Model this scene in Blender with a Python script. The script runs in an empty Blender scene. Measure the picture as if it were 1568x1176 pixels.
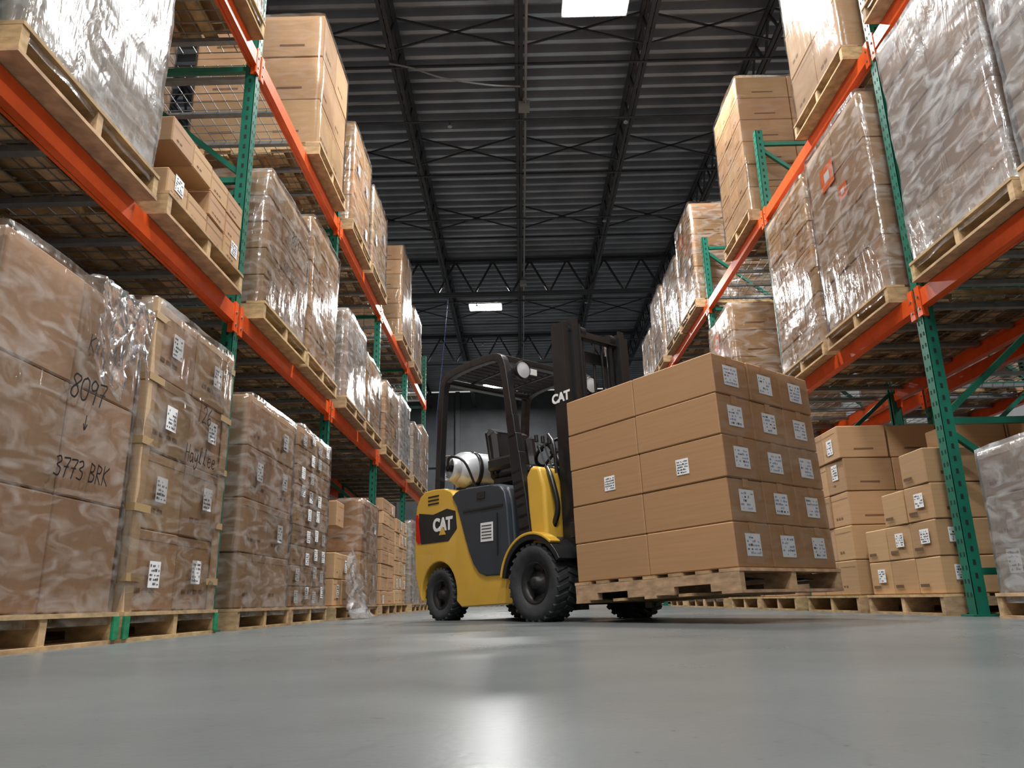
import bpy, math, random
from mathutils import Vector, Matrix, noise, Euler
scene = bpy.context.scene
R = random.Random(7)

def lin(r, g, b):
    f = lambda c: ((c/255)/12.92 if c/255 <= .04045 else (((c/255)+.055)/1.055)**2.4)
    return (f(r), f(g), f(b), 1)

# ------------------------------------------------------------ materials
def new_mat(name):
    m = bpy.data.materials.new(name); m.use_nodes = True
    nt = m.node_tree
    return m, nt, nt.nodes, nt.links, nt.nodes['Principled BSDF']

def simple(name, col, rough=.5, metal=0., spec=.5, nscale=0, namt=.15, bump=0, emis=0, coat=0):
    m, nt, N, L, P = new_mat(name)
    P.inputs['Base Color'].default_value = col
    P.inputs['Roughness'].default_value = rough
    P.inputs['Metallic'].default_value = metal
    P.inputs['Specular IOR Level'].default_value = spec
    P.inputs['Coat Weight'].default_value = coat
    if nscale:
        tc = N.new('ShaderNodeTexCoord'); n = N.new('ShaderNodeTexNoise')
        n.inputs['Scale'].default_value = nscale; n.inputs['Detail'].default_value = 6
        L.new(tc.outputs['Object'], n.inputs['Vector'])
        mr = N.new('ShaderNodeMapRange'); mr.inputs['To Min'].default_value = 1-namt; mr.inputs['To Max'].default_value = 1+namt
        mr.inputs['From Min'].default_value = .3; mr.inputs['From Max'].default_value = .7
        L.new(n.outputs['Fac'], mr.inputs['Value'])
        mx = N.new('ShaderNodeVectorMath'); mx.operation = 'SCALE'
        mx.inputs[0].default_value = col[:3]
        L.new(mr.outputs['Result'], mx.inputs['Scale']); L.new(mx.outputs[0], P.inputs['Base Color'])
        if bump:
            b = N.new('ShaderNodeBump'); b.inputs['Strength'].default_value = bump; b.inputs['Distance'].default_value = .01
            L.new(n.outputs['Fac'], b.inputs['Height']); L.new(b.outputs[0], P.inputs['Normal'])
    if emis:
        P.inputs['Emission Color'].default_value = col; P.inputs['Emission Strength'].default_value = emis
    return m

def attr_mat(name, rough=.75, scale=(3, 3, 40), amt=.12, bump=.1, spec=.3):
    """colour from the 'Col' attribute, modulated by stretched noise"""
    m, nt, N, L, P = new_mat(name)
    a = N.new('ShaderNodeAttribute'); a.attribute_name = 'Col'
    tc = N.new('ShaderNodeTexCoord'); mp = N.new('ShaderNodeMapping'); mp.inputs['Scale'].default_value = scale
    n = N.new('ShaderNodeTexNoise'); n.inputs['Scale'].default_value = 1; n.inputs['Detail'].default_value = 5
    L.new(tc.outputs['Object'], mp.inputs['Vector']); L.new(mp.outputs[0], n.inputs['Vector'])
    mr = N.new('ShaderNodeMapRange'); mr.inputs['From Min'].default_value = .3; mr.inputs['From Max'].default_value = .7
    mr.inputs['To Min'].default_value = 1-amt; mr.inputs['To Max'].default_value = 1+amt
    L.new(n.outputs['Fac'], mr.inputs['Value'])
    mx = N.new('ShaderNodeVectorMath'); mx.operation = 'SCALE'
    L.new(a.outputs['Color'], mx.inputs[0]); L.new(mr.outputs['Result'], mx.inputs['Scale'])
    L.new(mx.outputs[0], P.inputs['Base Color'])
    P.inputs['Roughness'].default_value = rough; P.inputs['Specular IOR Level'].default_value = spec
    b = N.new('ShaderNodeBump'); b.inputs['Strength'].default_value = bump; b.inputs['Distance'].default_value = .005
    L.new(n.outputs['Fac'], b.inputs['Height']); L.new(b.outputs[0], P.inputs['Normal'])
    return m

def wrap_mat(name, lo, hi, tint=(.76, .75, .74, 1), gl=.08, bump=.5):
    """clear stretch film: mostly transparent, faint milky streaks partly standing in for sheen, mirror-like crinkled gloss"""
    m, nt, N, L, P = new_mat(name)
    tc = N.new('ShaderNodeTexCoord')
    def nz(sc, rot, s, det, dist, typ='FBM'):
        mp = N.new('ShaderNodeMapping'); mp.inputs['Scale'].default_value = sc; mp.inputs['Rotation'].default_value = rot
        L.new(tc.outputs['Object'], mp.inputs['Vector'])
        n = N.new('ShaderNodeTexNoise')
        try: n.noise_type = typ
        except Exception: pass
        n.inputs['Scale'].default_value = s; n.inputs['Detail'].default_value = det; n.inputs['Distortion'].default_value = dist
        L.new(mp.outputs[0], n.inputs['Vector']); return n
    n = nz((2.2, 2.2, 6), (.6, .5, 0), 2.0, 9, 1.2)
    nr = nz((3.2, 3.2, 1.3), (.7, -.5, .2), 2.2, 4, .9, 'RIDGED_MULTIFRACTAL')
    nr2 = nz((2.2, 2.2, 5.5), (-.4, .5, 0), 2.0, 3, .7, 'RIDGED_MULTIFRACTAL')
    mr = N.new('ShaderNodeMapRange'); mr.inputs['From Min'].default_value = .45; mr.inputs['From Max'].default_value = .66
    mr.inputs['To Min'].default_value = lo; mr.inputs['To Max'].default_value = hi
    L.new(n.outputs['Fac'], mr.inputs['Value'])
    # white haze painted along creases as sheen, over the film's own milkiness
    rz = N.new('ShaderNodeMapRange'); rz.inputs['From Min'].default_value = .7; rz.inputs['From Max'].default_value = 1.3
    rz.inputs['To Min'].default_value = 0; rz.inputs['To Max'].default_value = hi*.6
    L.new(nr.outputs['Fac'], rz.inputs['Value'])
    fs_ = N.new('ShaderNodeMath'); fs_.operation = 'ADD'; fs_.use_clamp = True
    L.new(mr.outputs['Result'], fs_.inputs[0]); L.new(rz.outputs['Result'], fs_.inputs[1])
    n2 = nz((7, 7, 1.8), (-.6, .5, 0), 1.4, 4, 1.4)
    sc1 = N.new('ShaderNodeMath'); sc1.operation = 'MULTIPLY_ADD'; sc1.inputs[1].default_value = .35
    L.new(nr.outputs['Fac'], sc1.inputs[0]); L.new(n2.outputs['Fac'], sc1.inputs[2])
    sc2 = N.new('ShaderNodeMath'); sc2.operation = 'MULTIPLY_ADD'; sc2.inputs[1].default_value = .3
    L.new(nr2.outputs['Fac'], sc2.inputs[0]); L.new(sc1.outputs[0], sc2.inputs[2])
    b = N.new('ShaderNodeBump'); b.inputs['Strength'].default_value = bump; b.inputs['Distance'].default_value = .02
    L.new(sc2.outputs[0], b.inputs['Height'])
    N.remove(P)
    D = N.new('ShaderNodeBsdfDiffuse'); D.inputs['Color'].default_value = tint
    Gs = N.new('ShaderNodeBsdfGlossy'); Gs.inputs['Roughness'].default_value = .15; Gs.inputs['Color'].default_value = (.97, .98, 1, 1)
    L.new(b.outputs[0], Gs.inputs['Normal'])
    T = N.new('ShaderNodeBsdfTransparent'); T.inputs['Color'].default_value = (.99, .99, .99, 1)
    m1 = N.new('ShaderNodeMixShader'); L.new(fs_.outputs[0], m1.inputs[0]); L.new(T.outputs[0], m1.inputs[1]); L.new(D.outputs[0], m1.inputs[2])
    fr = N.new('ShaderNodeFresnel'); fr.inputs['IOR'].default_value = 1.4
    fa = N.new('ShaderNodeMath'); fa.operation = 'MULTIPLY_ADD'; fa.inputs[1].default_value = .6; fa.inputs[2].default_value = gl-.02; fa.use_clamp = True
    L.new(fr.outputs[0], fa.inputs[0])
    m2 = N.new('ShaderNodeMixShader'); L.new(fa.outputs[0], m2.inputs[0]); L.new(m1.outputs[0], m2.inputs[1]); L.new(Gs.outputs[0], m2.inputs[2])
    L.new(m2.outputs[0], N['Material Output'].inputs['Surface'])
    return m

M_CARD = attr_mat('cardboard', .7, (2, 2, 60), .06, .04)
M_WOOD = attr_mat('pallet_wood', .8, (14, 14, 30), .3, .3)
M_WRAP = wrap_mat('stretch_film_clear', .0, .27)
M_WRAPM = wrap_mat('stretch_film_milky', .14, .55, (.68, .70, .72, 1), .14, .6)
M_WRAPL = wrap_mat('stretch_film_light', .0, .06, gl=.04, bump=.3)
M_PAPER = attr_mat('printed_paper', .5, (5, 5, 5), .02, 0)
M_TAPE = simple('packing_tape', lin(176, 150, 112), .25)
M_INK = simple('marker_ink', (.01, .01, .012, 1), .5)
LOADMATS = [M_CARD, M_WOOD, M_WRAP, M_PAPER, M_TAPE, M_INK, M_WRAPM, M_WRAPL]
CARD, WOOD, WRAP, PAPER, TAPE, INK, WRAPM, WRAPL = range(8)
M_ORANGE = simple('orange_rack_paint', lin(230, 88, 30), .38, nscale=9, namt=.12)
M_GREEN = simple('green_rack_paint', lin(18, 104, 84), .4, nscale=9, namt=.15)
M_GALV = simple('galvanised_steel', lin(150, 155, 158), .4, .7, nscale=20, namt=.15)
M_DARK = simple('dark_slot', (.006, .008, .008, 1), .8)
RACKMATS = [M_ORANGE, M_GREEN, M_GALV, M_DARK]
M_YEL = simple('yellow_paint', lin(212, 168, 64), .32, nscale=4, namt=.06, coat=.3)
M_BLK = simple('black_paint', (.014, .014, .015, 1), .35, nscale=8, namt=.2)
M_GREY = simple('charcoal_plastic', lin(50, 56, 64), .42, nscale=8, namt=.1)
M_RUB = simple('tyre_rubber', (.030, .032, .036, 1), .75, nscale=20, namt=.25, bump=.1)
M_VINYL = simple('seat_vinyl', (.012, .012, .013, 1), .38, nscale=60, namt=.1, bump=.05)
M_SILV = simple('silver_tank_paint', lin(215, 218, 222), .35, .3, nscale=5, namt=.05)
M_STEEL = simple('oiled_steel', lin(60, 62, 66), .35, .8, nscale=15, namt=.2)
M_CHROME = simple('chrome_rod', (.7, .7, .72, 1), .12, 1.)
M_LENS = simple('lamp_lens', (.6, .62, .65, 1), .1, 0)
M_WHITE = simple('white_decal', (.8, .8, .8, 1), .45)
M_RED = simple('red_lens', lin(190, 24, 18), .3)

# ------------------------------------------------------------ mesh builder
class MB:
    def __init__(s): s.v = []; s.f = []; s.m = []; s.c = []; s.s = []
    def add(s, vs, fs, mat=0, col=(.5, .5, .5, 1), smooth=False):
        o = len(s.v); s.v += [tuple(p) for p in vs]; s.c += [tuple(col)]*len(vs)
        for f in fs: s.f.append([i+o for i in f]); s.m.append(mat); s.s.append(smooth)
    def box(s, c, d, mat=0, col=(.5, .5, .5, 1), ch=0, rot=None):
        hx, hy, hz = d[0]/2, d[1]/2, d[2]/2
        if ch <= 0:
            vs = [(x*hx, y*hy, z*hz) for x in (-1, 1) for y in (-1, 1) for z in (-1, 1)]
            fs = [(0, 1, 3, 2), (4, 6, 7, 5), (0, 4, 5, 1), (2, 3, 7, 6), (0, 2, 6, 4), (1, 5, 7, 3)]
        else:
            vs = []; idx = {}
            for x in (-1, 1):
                for y in (-1, 1):
                    for z in (-1, 1):
                        for a in range(3):
                            p = [x*(hx-ch), y*(hy-ch), z*(hz-ch)]
                            p[a] = (x*hx, y*hy, z*hz)[a]
                            idx[(x, y, z, a)] = len(vs); vs.append(tuple(p))
            fs = []
            g = lambda sg, a: idx[(sg[0], sg[1], sg[2], a)]
            for a in range(3):
                b, c2 = (a+1) % 3, (a+2) % 3
                for sa in (-1, 1):
                    q = []
                    for sb, sc in ((-1, -1), (1, -1), (1, 1), (-1, 1)):
                        sg = [0, 0, 0]; sg[a] = sa; sg[b] = sb; sg[c2] = sc; q.append(g(sg, a))
                    fs.append(q if sa > 0 else q[::-1])
                for sb in (-1, 1):
                    for sc in (-1, 1):
                        s1 = [0]*3; s2 = [0]*3
                        s1[a] = -1; s2[a] = 1; s1[b] = s2[b] = sb; s1[c2] = s2[c2] = sc
                        q = [g(s1, b), g(s2, b), g(s2, c2), g(s1, c2)]
                        fs.append(q if sb*sc > 0 else q[::-1])
            for x in (-1, 1):
                for y in (-1, 1):
                    for z in (-1, 1):
                        q = [g((x, y, z), 0), g((x, y, z), 1), g((x, y, z), 2)]
                        fs.append(q if x*y*z > 0 else q[::-1])
        if rot is not None: vs = [rot @ Vector(p) for p in vs]
        s.add([(p[0]+c[0], p[1]+c[1], p[2]+c[2]) for p in vs], fs, mat, col)
    def rect(s, o, u, v, mat=0, col=(.5, .5, .5, 1)):
        o, u, v = Vector(o), Vector(u), Vector(v)
        s.add([o, o+u, o+u+v, o+v], [(0, 1, 2, 3)], mat, col)
    def cyl(s, p0, p1, r, n=16, mat=0, col=(.5, .5, .5, 1), caps=True, r2=None):
        p0, p1 = Vector(p0), Vector(p1); d = p1-p0; q = d.to_track_quat('Z', 'Y'); r2 = r if r2 is None else r2
        ring = lambda p, rr: [p+q @ Vector((rr*math.cos(2*math.pi*i/n), rr*math.sin(2*math.pi*i/n), 0)) for i in range(n)]
        A, B = ring(p0, r), ring(p1, r2)
        s.add(A+B, [(i, (i+1) % n, n+(i+1) % n, n+i) for i in range(n)], mat, col, n > 6)
        if caps: s.add(A, [tuple(range(n))[::-1]], mat, col); s.add(B, [tuple(range(n))], mat, col)
    def bar(s, p0, p1, w, h, mat=0, col=(.5, .5, .5, 1)):
        p0, p1 = Vector(p0), Vector(p1); d = p1-p0
        s.box((p0+p1)/2, (w, h, d.length), mat, col, 0, d.to_track_quat('Z', 'Y').to_matrix())
    def tube(s, pts, r, n=8, mat=0, col=(.5, .5, .5, 1)):
        pts = [Vector(p) for p in pts]; rings = []
        up = None
        for i, p in enumerate(pts):
            t = (pts[min(i+1, len(pts)-1)]-pts[max(i-1, 0)]).normalized()
            if up is None: up = t.orthogonal().normalized()
            up = (up-t*up.dot(t)).normalized(); sd = t.cross(up)
            rings.append([p+up*r*math.cos(2*math.pi*k/n)+sd*r*math.sin(2*math.pi*k/n) for k in range(n)])
        vs = [q for rg in rings for q in rg]
        fs = [(i*n+k, i*n+(k+1) % n, (i+1)*n+(k+1) % n, (i+1)*n+k) for i in range(len(pts)-1) for k in range(n)]
        s.add(vs, fs, mat, col, True)
        s.add(rings[0], [tuple(range(n))[::-1]], mat, col); s.add(rings[-1], [tuple(range(n))], mat, col)
    def prism(s, pts, y0, y1, mat=0, col=(.5, .5, .5, 1)):
        n = len(pts)
        vs = [(p[0], y0, p[1]) for p in pts]+[(p[0], y1, p[1]) for p in pts]
        fs = [tuple(range(n)), tuple(range(n, 2*n))[::-1]]+[((i+1) % n, i, n+i, n+(i+1) % n) for i in range(n)]
        s.add(vs, fs, mat, col)
    def lathe(s, prof, o, axis, n=40, mat=0, col=(.5, .5, .5, 1)):
        q = Vector(axis).to_track_quat('Z', 'Y'); o = Vector(o); m = len(prof); vs = []
        for i in range(n):
            a = 2*math.pi*i/n
            vs += [o+q @ Vector((r*math.cos(a), r*math.sin(a), t)) for r, t in prof]
        s.add(vs, [(i*m+k, ((i+1) % n)*m+k, ((i+1) % n)*m+k+1, i*m+k+1) for i in range(n) for k in range(m-1)], mat, col, True)
    def mesh(s, name, mats, recalc=False):
        me = bpy.data.meshes.new(name); me.from_pydata(s.v, [], s.f)
        for m in mats: me.materials.append(m)
        me.polygons.foreach_set('material_index', s.m); me.polygons.foreach_set('use_smooth', s.s)
        a = me.color_attributes.new('Col', 'FLOAT_COLOR', 'POINT')
        a.data.foreach_set('color', [x for c in s.c for x in c])
        me.update()
        if recalc:
            import bmesh
            bm = bmesh.new(); bm.from_mesh(me); bmesh.ops.recalc_face_normals(bm, faces=bm.faces); bm.to_mesh(me); bm.free()
        return me
    def obj(s, name, mats, loc=(0, 0, 0), rz=0, parent=None, recalc=False, bevel=0, seg=3, ang=35):
        return place(s.mesh(name, mats, recalc), name, loc, rz, parent, bevel, seg, ang)

def place(me, name, loc=(0, 0, 0), rz=0, parent=None, bevel=0, seg=3, ang=35):
    o = bpy.data.objects.new(name, me); scene.collection.objects.link(o)
    o.location = loc; o.rotation_euler = (0, 0, rz)
    if parent: o.parent = parent
    if bevel:
        b = o.modifiers.new('bevel', 'BEVEL'); b.width = bevel; b.segments = seg; b.limit_method = 'ANGLE'; b.angle_limit = math.radians(ang)
        me.polygons.foreach_set('use_smooth', [True]*len(me.polygons))
        w = o.modifiers.new('wn', 'WEIGHTED_NORMAL'); w.keep_sharp = True
    return o

def catmull(P, k=6):
    P = [Vector(p) for p in P]
    if len(P) < 3: return P
    Q = [P[0]*2-P[1]]+P+[P[-1]*2-P[-2]]; out = []
    for i in range(1, len(Q)-2):
        a, b, c, d = Q[i-1], Q[i], Q[i+1], Q[i+2]
        for j in range(k):
            t = j/k
            out.append(.5*((2*b)+(c-a)*t+(2*a-5*b+4*c-d)*t*t+(3*b-a-3*c+d)*t**3))
    out.append(P[-1]); return out

# ------------------------------------------------------------ handwriting
G = {
 '8': [[(.5, .92), (.2, .95), (.08, .75), (.3, .55), (.5, .3), (.35, .03), (.08, .1), (.1, .35), (.35, .58), (.55, .8), (.48, .95)]],
 '0': [[(.35, .97), (.1, .8), (.05, .4), (.2, .05), (.45, .1), (.55, .5), (.5, .85), (.3, .97)]],
 '9': [[(.5, .85), (.25, .97), (.08, .75), (.2, .55), (.45, .65), (.5, .88), (.45, .4), (.4, 0)]],
 '7': [[(.05, .92), (.3, .95), (.55, .93), (.35, .5), (.25, 0)], [(.15, .5), (.5, .53)]],
 '3': [[(.08, .88), (.35, .97), (.48, .75), (.2, .54), (.5, .38), (.4, .05), (.05, .08)]],
 '1': [[(.3, 1), (.27, 0)]],
 '2': [[(.08, .8), (.3, .97), (.5, .75), (.3, .35), (.05, .03), (.3, .08), (.55, .04)]],
 '6': [[(.45, .97), (.15, .6), (.08, .2), (.3, .02), (.5, .2), (.35, .42), (.12, .3)]],
 'K': [[(.1, 1), (.08, 0)], [(.55, .95), (.12, .5), (.55, .02)]],
 'B': [[(.1, 1), (.08, 0)], [(.08, .97), (.42, .85), (.35, .58), (.1, .52), (.48, .38), (.4, .08), (.06, .02)]],
 'R': [[(.1, 1), (.08, 0)], [(.08, .97), (.45, .85), (.38, .58), (.1, .5), (.5, 0)]],
 'H': [[(.1, 1), (.08, 0)], [(.5, 1), (.48, 0)], [(.08, .5), (.5, .52)]],
 'e': [[(.08, .3), (.4, .36), (.35, .55), (.12, .5), (.05, .2), (.25, 0), (.48, .1)]],
 'p': [[(.1, .55), (.08, -.3)], [(.1, .4), (.3, .58), (.42, .3), (.25, .02), (.1, .1)]],
 'l': [[(.05, .1), (.3, .9), (.15, .95), (.12, .2), (.35, .05)]],
 'a': [[(.4, .5), (.15, .5), (.06, .2), (.2, 0), (.4, .2), (.42, .5), (.45, .05), (.55, .05)]],
 'y': [[(.06, .55), (.15, .15), (.35, .2), (.45, .55), (.42, -.1), (.2, -.35), (.08, -.15)]],
 'v': [[(.28, 1), (.3, .1)], [(.1, .4), (.3, .05), (.52, .42)]],
}
def write(mb, text, y, z, size, x, w=.011, slope=0.0):
    """marker strokes on the +x face; reading direction +y"""
    cy = y
    for ch in text:
        if ch == ' ': cy += size*.45; continue
        for st in G[ch]:
            pts = catmull([(cy+p[0]*size+p[1]*size*.12, z+p[1]*size+(cy-y)*slope, 0) for p in st], 5)
            for a, b in zip(pts[:-1], pts[1:]):
                d = (b-a)
                if d.length < 1e-6: continue
                d.normalize(); nrm = Vector((-d.y, d.x, 0))*w/2; a2 = a-d*w*.3; b2 = b+d*w*.3
                q = [a2-nrm, b2-nrm, b2+nrm, a2+nrm]
                mb.add([(x, p.x, p.y) for p in q], [(0, 1, 2, 3)], INK)
        cy += size*.62

# ------------------------------------------------------------ pallets / loads
def pallet(mb, cx=0, cy=0, z=0, L=1.22, W=1.02, rnd=R, base=(.52, .36, .2), green=False):
    def wc(k=1.0):
        t = rnd.uniform(.75, 1.1)*k; return (base[0]*t, base[1]*t*rnd.uniform(.95, 1.03), base[2]*t*rnd.uniform(.9, 1.05), 1)
    for i, y in enumerate((-W/2+.022, 0, W/2-.022)):
        c = wc(.95)
        mb.box((cx, cy+y, z+.083), (L-.01, .042, .055), WOOD, c)
        for x, l in ((-L/2+.1, .2), (0, .36), (L/2-.1, .2)):
            mb.box((cx+x, cy+y, z+.0355), (l-.01, .0415, .041), WOOD, c)
        if green and i != 1:
            mb.box((cx+L/2-.001, cy+y, z+.063), (.012, .044, .094), WOOD, (.02, .22, .1, 1))
    n = 7
    for i in range(n):
        w = .13 if i in (0, n-1) else .095
        x = -L/2+w/2+i*(L-w)/(n-1)
        mb.box((cx+x, cy, z+.119), (w, W, .017), WOOD, wc())
    for i, x in enumerate((-L/2+.065, -.25, 0, .25, L/2-.065)):
        mb.box((cx+x, cy, z+.008), (.125 if i in (0, 4) else .09, W, .016), WOOD, wc(.9))
PH = .128

def label(mb, o, u, v, rnd, blue=.5, dens=.6):
    o, u, v = Vector(o), Vector(u), Vector(v); n = u.cross(v).normalized()
    mb.rect(o, u, v, PAPER, (.84, .86, .88, 1))
    for i in range(5):
        a = .08
        while a < .88:
            w = rnd.uniform(.03, .14)
            if rnd.random() < dens:
                c = (.26, .36, .58, 1) if rnd.random() < blue else (.07, .07, .08, 1)
                mb.rect(o+u*a+v*(.1+i*.17)+n*.0006, u*min(w, .92-a), v*rnd.uniform(.05, .11), PAPER, c)
            a += w+.025

def wrapshell(mb, D, W, z0, z1, seed, mat, amp=.012):
    per = []; k = 18; hx, hy = D/2, W/2
    for (sx, sy), (ex, ey) in (((hx, -hy), (hx, hy)), ((hx, hy), (-hx, hy)), ((-hx, hy), (-hx, -hy)), ((-hx, -hy), (hx, -hy))):
        for i in range(k):
            t = i/k
            per.append((sx+(ex-sx)*t, sy+(ey-sy)*t))
    n = len(per); m = max(8, int((z1-z0)/.05)); vs = []
    for j in range(m+1):
        z = z0+(z1-z0)*j/m
        for i, (x, y) in enumerate(per):
            q = noise.noise(Vector((x*3+seed, y*3, z*3)))+.5*noise.noise(Vector((x*9+seed, y*9, z*8)))
            o = amp*q; l = math.hypot(x, y)
            cor = .985 if i % k == 0 else 1
            vs.append((x*cor*(1+o/l), y*cor*(1+o/l), z+(0 if j == 0 else .008*q)))
    fs = [(j*n+i, j*n+(i+1) % n, (j+1)*n+(i+1) % n, (j+1)*n+i) for j in range(m) for i in range(n)]
    c = len(vs); vs.append((0, 0, z1+.01))
    fs += [(m*n+i, m*n+(i+1) % n, c) for i in range(n)]
    mb.add(vs, fs, mat, (.5, .5, .5, 1), True)

CACHE = {}
def load_mesh(h, nc=3, nd=2, nr=5, wrap=1, tone=0, seed=1, labels=.3, posts=False, text=None, ragged=0, green=False, prints=True, W=.98, D=1.16, topbox=None, orange=False):
    key = (h, nc, nd, nr, wrap, tone, seed, labels, posts, str(text), ragged, green, prints, W, D, str(topbox), orange)
    if key in CACHE: return CACHE[key]
    rnd = random.Random(seed*131+int(h*100)); mb = MB()
    pallet(mb, rnd=rnd, green=green)
    base = [(.47, .29, .155), (.43, .285, .18), (.52, .335, .185), (.33, .225, .15), (.43, .345, .27)][tone]
    H = h-PH; bh = H/nr; bw = W/nc; bd = D/nd
    for r in range(nr):
        for c in range(nc):
            for d in range(nd):
                if ragged and r >= nr-ragged and rnd.random() < .45: continue
                t = rnd.uniform(.82, 1.12)
                col = (base[0]*t, base[1]*t*rnd.uniform(.96, 1.04), base[2]*t, 1)
                j = .004 if wrap else .008
                x = -D/2+bd*(d+.5)+rnd.uniform(-j, j); y = -W/2+bw*(c+.5)+rnd.uniform(-j, j); z = PH+bh*(r+.5)
                rot = Matrix.Rotation(rnd.uniform(-.02, .02), 3, 'Z') if not wrap else None
                mb.box((x, y, z), (bd-.006, bw-.008, bh-.004), CARD, col, .006, rot)
                dk = (col[0]*.4, col[1]*.35, col[2]*.35, 1)
                fx = x+bd/2-.003+.0015
                if d == nd-1 and prints:
                    mb.rect((fx, y-bw*.5+.01, z+bh*.5-.05), (0, bw-.02, 0), (0, 0, .003), CARD, dk)
                    for q in range(rnd.choice((2, 3, 4))):
                        mb.rect((fx, y-bw*.3+q*bw*.14, z-bh*.28), (0, bw*.1, 0), (0, 0, bh*.06), CARD, dk)
                    if rnd.random() < labels:
                        s = min(.11, bw*.4); s2 = min(s*1.1, bh*.6)
                        label(mb, (fx+.002+(.014 if wrap else 0), y-s*rnd.uniform(.2, .8), z-s2*.5+rnd.uniform(-.02, .04)), (0, s, 0), (0, 0, s2), rnd, .1)
                for sg in (-1, 1):
                    if (sg < 0 and c == 0) or (sg > 0 and c == nc-1):
                        fy = y+sg*(bw/2-.004+.0015)
                        if prints:
                            mb.rect((x-sg*-.2*bd, fy, z-bh*.25), (-sg*.4*bd, 0, 0), (0, 0, bh*.05), CARD, dk)
                        if rnd.random() < labels*.7:
                            s = min(.12, bd*.4); s2 = min(s*.9, bh*.6)
                            label(mb, (x+sg*s*.5, fy+sg*(.002+(.014 if wrap else 0)), z-s2*.3), (-sg*s, 0, 0), (0, 0, s2), rnd, .1)
    if orange:
        for (yy, zz, a, b2) in ((-.25, .72, .24, .2), (.02, .58, .14, .12)):
            mb.rect((D/2+.006, yy, PH+H*zz), (0, a, 0), (0, 0, b2), PAPER, (.8, .17, .03, 1))
            mb.rect((D/2+.007, yy+a*.3, PH+H*zz+b2*.3), (0, a*.4, 0), (0, 0, b2*.4), PAPER, (.75, .75, .75, 1))
    if topbox:
        for (x, y, a, b2, c2) in topbox:
            mb.box((x, y, h+.015+c2/2), (a, b2, c2), CARD, (base[0], base[1], base[2], 1), .006, Matrix.Rotation(.15, 3, 'Z'))
    if posts:
        for sx in (-1, 1):
            for sy in (-1, 1):
                c = (.52, .37, .23, 1)
                mb.box((sx*(D/2+.004), sy*(W/2-.035), PH+H/2), (.008, .08, H+.01), CARD, c)
                mb.box((sx*(D/2-.035), sy*(W/2+.004), PH+H/2), (.08, .008, H+.01), CARD, c)
                for k in range(5):
                    z = PH+H*(.1+.21*k)
                    mb.box((sx*(D/2+.014), sy*(W/2-.06), z), (.003, .15, .035), TAPE); mb.box((sx*(D/2-.07), sy*(W/2+.01), z), (.17, .003, .035), TAPE)
    if wrap:
        wrapshell(mb, D+.03, W+.03, PH-.05, h+.012, seed*3.7, (0, WRAP, WRAPM, WRAPL)[wrap], .016 if wrap == 2 else .011)
    if text:
        for (tx, y, z, s) in text: write(mb, tx, y, z, s, D/2+.032, max(.007, s*.08), .03)
    me = mb.mesh('pallet_load_mesh', LOADMATS); CACHE[key] = me
    return me

U = [-.35+2.45*i for i in range(7)]          # rack upright stations along the aisle
XL, XR = -1.80, 2.59                          # aisle faces of the racks
H1, H2 = 2.0, 3.95                            # beam tops
SLOT = (.68, 1.77)
ZL = {0: 0, 1: H1+.006, 2: H2+.006}
def put(side, bay, slot, lvl, name='shrink_wrapped_pallet_load', row=0, dy=0, **kw):
    me = load_mesh(**kw)
    y = U[bay]+SLOT[slot]+dy
    if side == 'L': x = XL+.10-.61-row*1.32; rz = 0 if row == 0 else math.pi
    else: x = XR-.10+.61+row*1.32; rz = math.pi if row == 0 else 0
    place(me, name, (x+R.uniform(-.015, .015), y+R.uniform(-.012, .012), ZL[lvl]), rz+R.uniform(-.008, .008))
CT = 'pallet_of_cartons'
# left, floor level
put('L', 0, 1, 0, h=1.5, seed=2)
put('L', 1, 0, 0, dy=.03, h=1.43, nc=2, nd=2, nr=3, tone=1, seed=3, labels=0, prints=False, green=True, topbox=[(.1, .22, .34, .36, .24), (-.3, -.1, .34, .4, .3)],
    text=[('Kepple', .02, 1.14, .070), ('8097', -.06, .93, .10), ('v', .05, .82, .06), ('3773 BRK', -.09, .62, .078)])
put('L', 1, 1, 0, dy=.02, h=1.60, nc=2, nd=2, nr=4, tone=1, seed=4, labels=.75, posts=True, green=True,
    text=[('126', .0, 1.10, .10), ('Hayllee', -.1, .87, .09)])
put('L', 2, 0, 0, h=1.48, nc=2, nd=2, nr=4, tone=1, seed=5, labels=.8)
put('L', 2, 1, 0, h=1.52, nc=4, nd=3, nr=9, tone=1, seed=6, labels=.8)
put('L', 3, 0, 0, CT, h=1.1, nc=3, nd=3, nr=4, wrap=0, tone=0, seed=7, ragged=2)
put('L', 3, 1, 0, h=1.25, nc=2, nd=2, nr=2, tone=0, seed=8, labels=.3)
put('L', 4, 0, 0, CT, h=1.45, nc=2, nd=3, nr=8, wrap=0, tone=0, seed=9)
put('L', 4, 1, 0, CT, h=1.3, nc=3, nd=3, nr=6, wrap=0, tone=2, seed=10)
put('L', 5, 0, 0, h=1.4, nc=3, nd=2, nr=5, wrap=2, tone=4, seed=11)
put('L', 5, 1, 0, h=1.5, nc=3, nd=2, nr=5, tone=2, seed=12)
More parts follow.
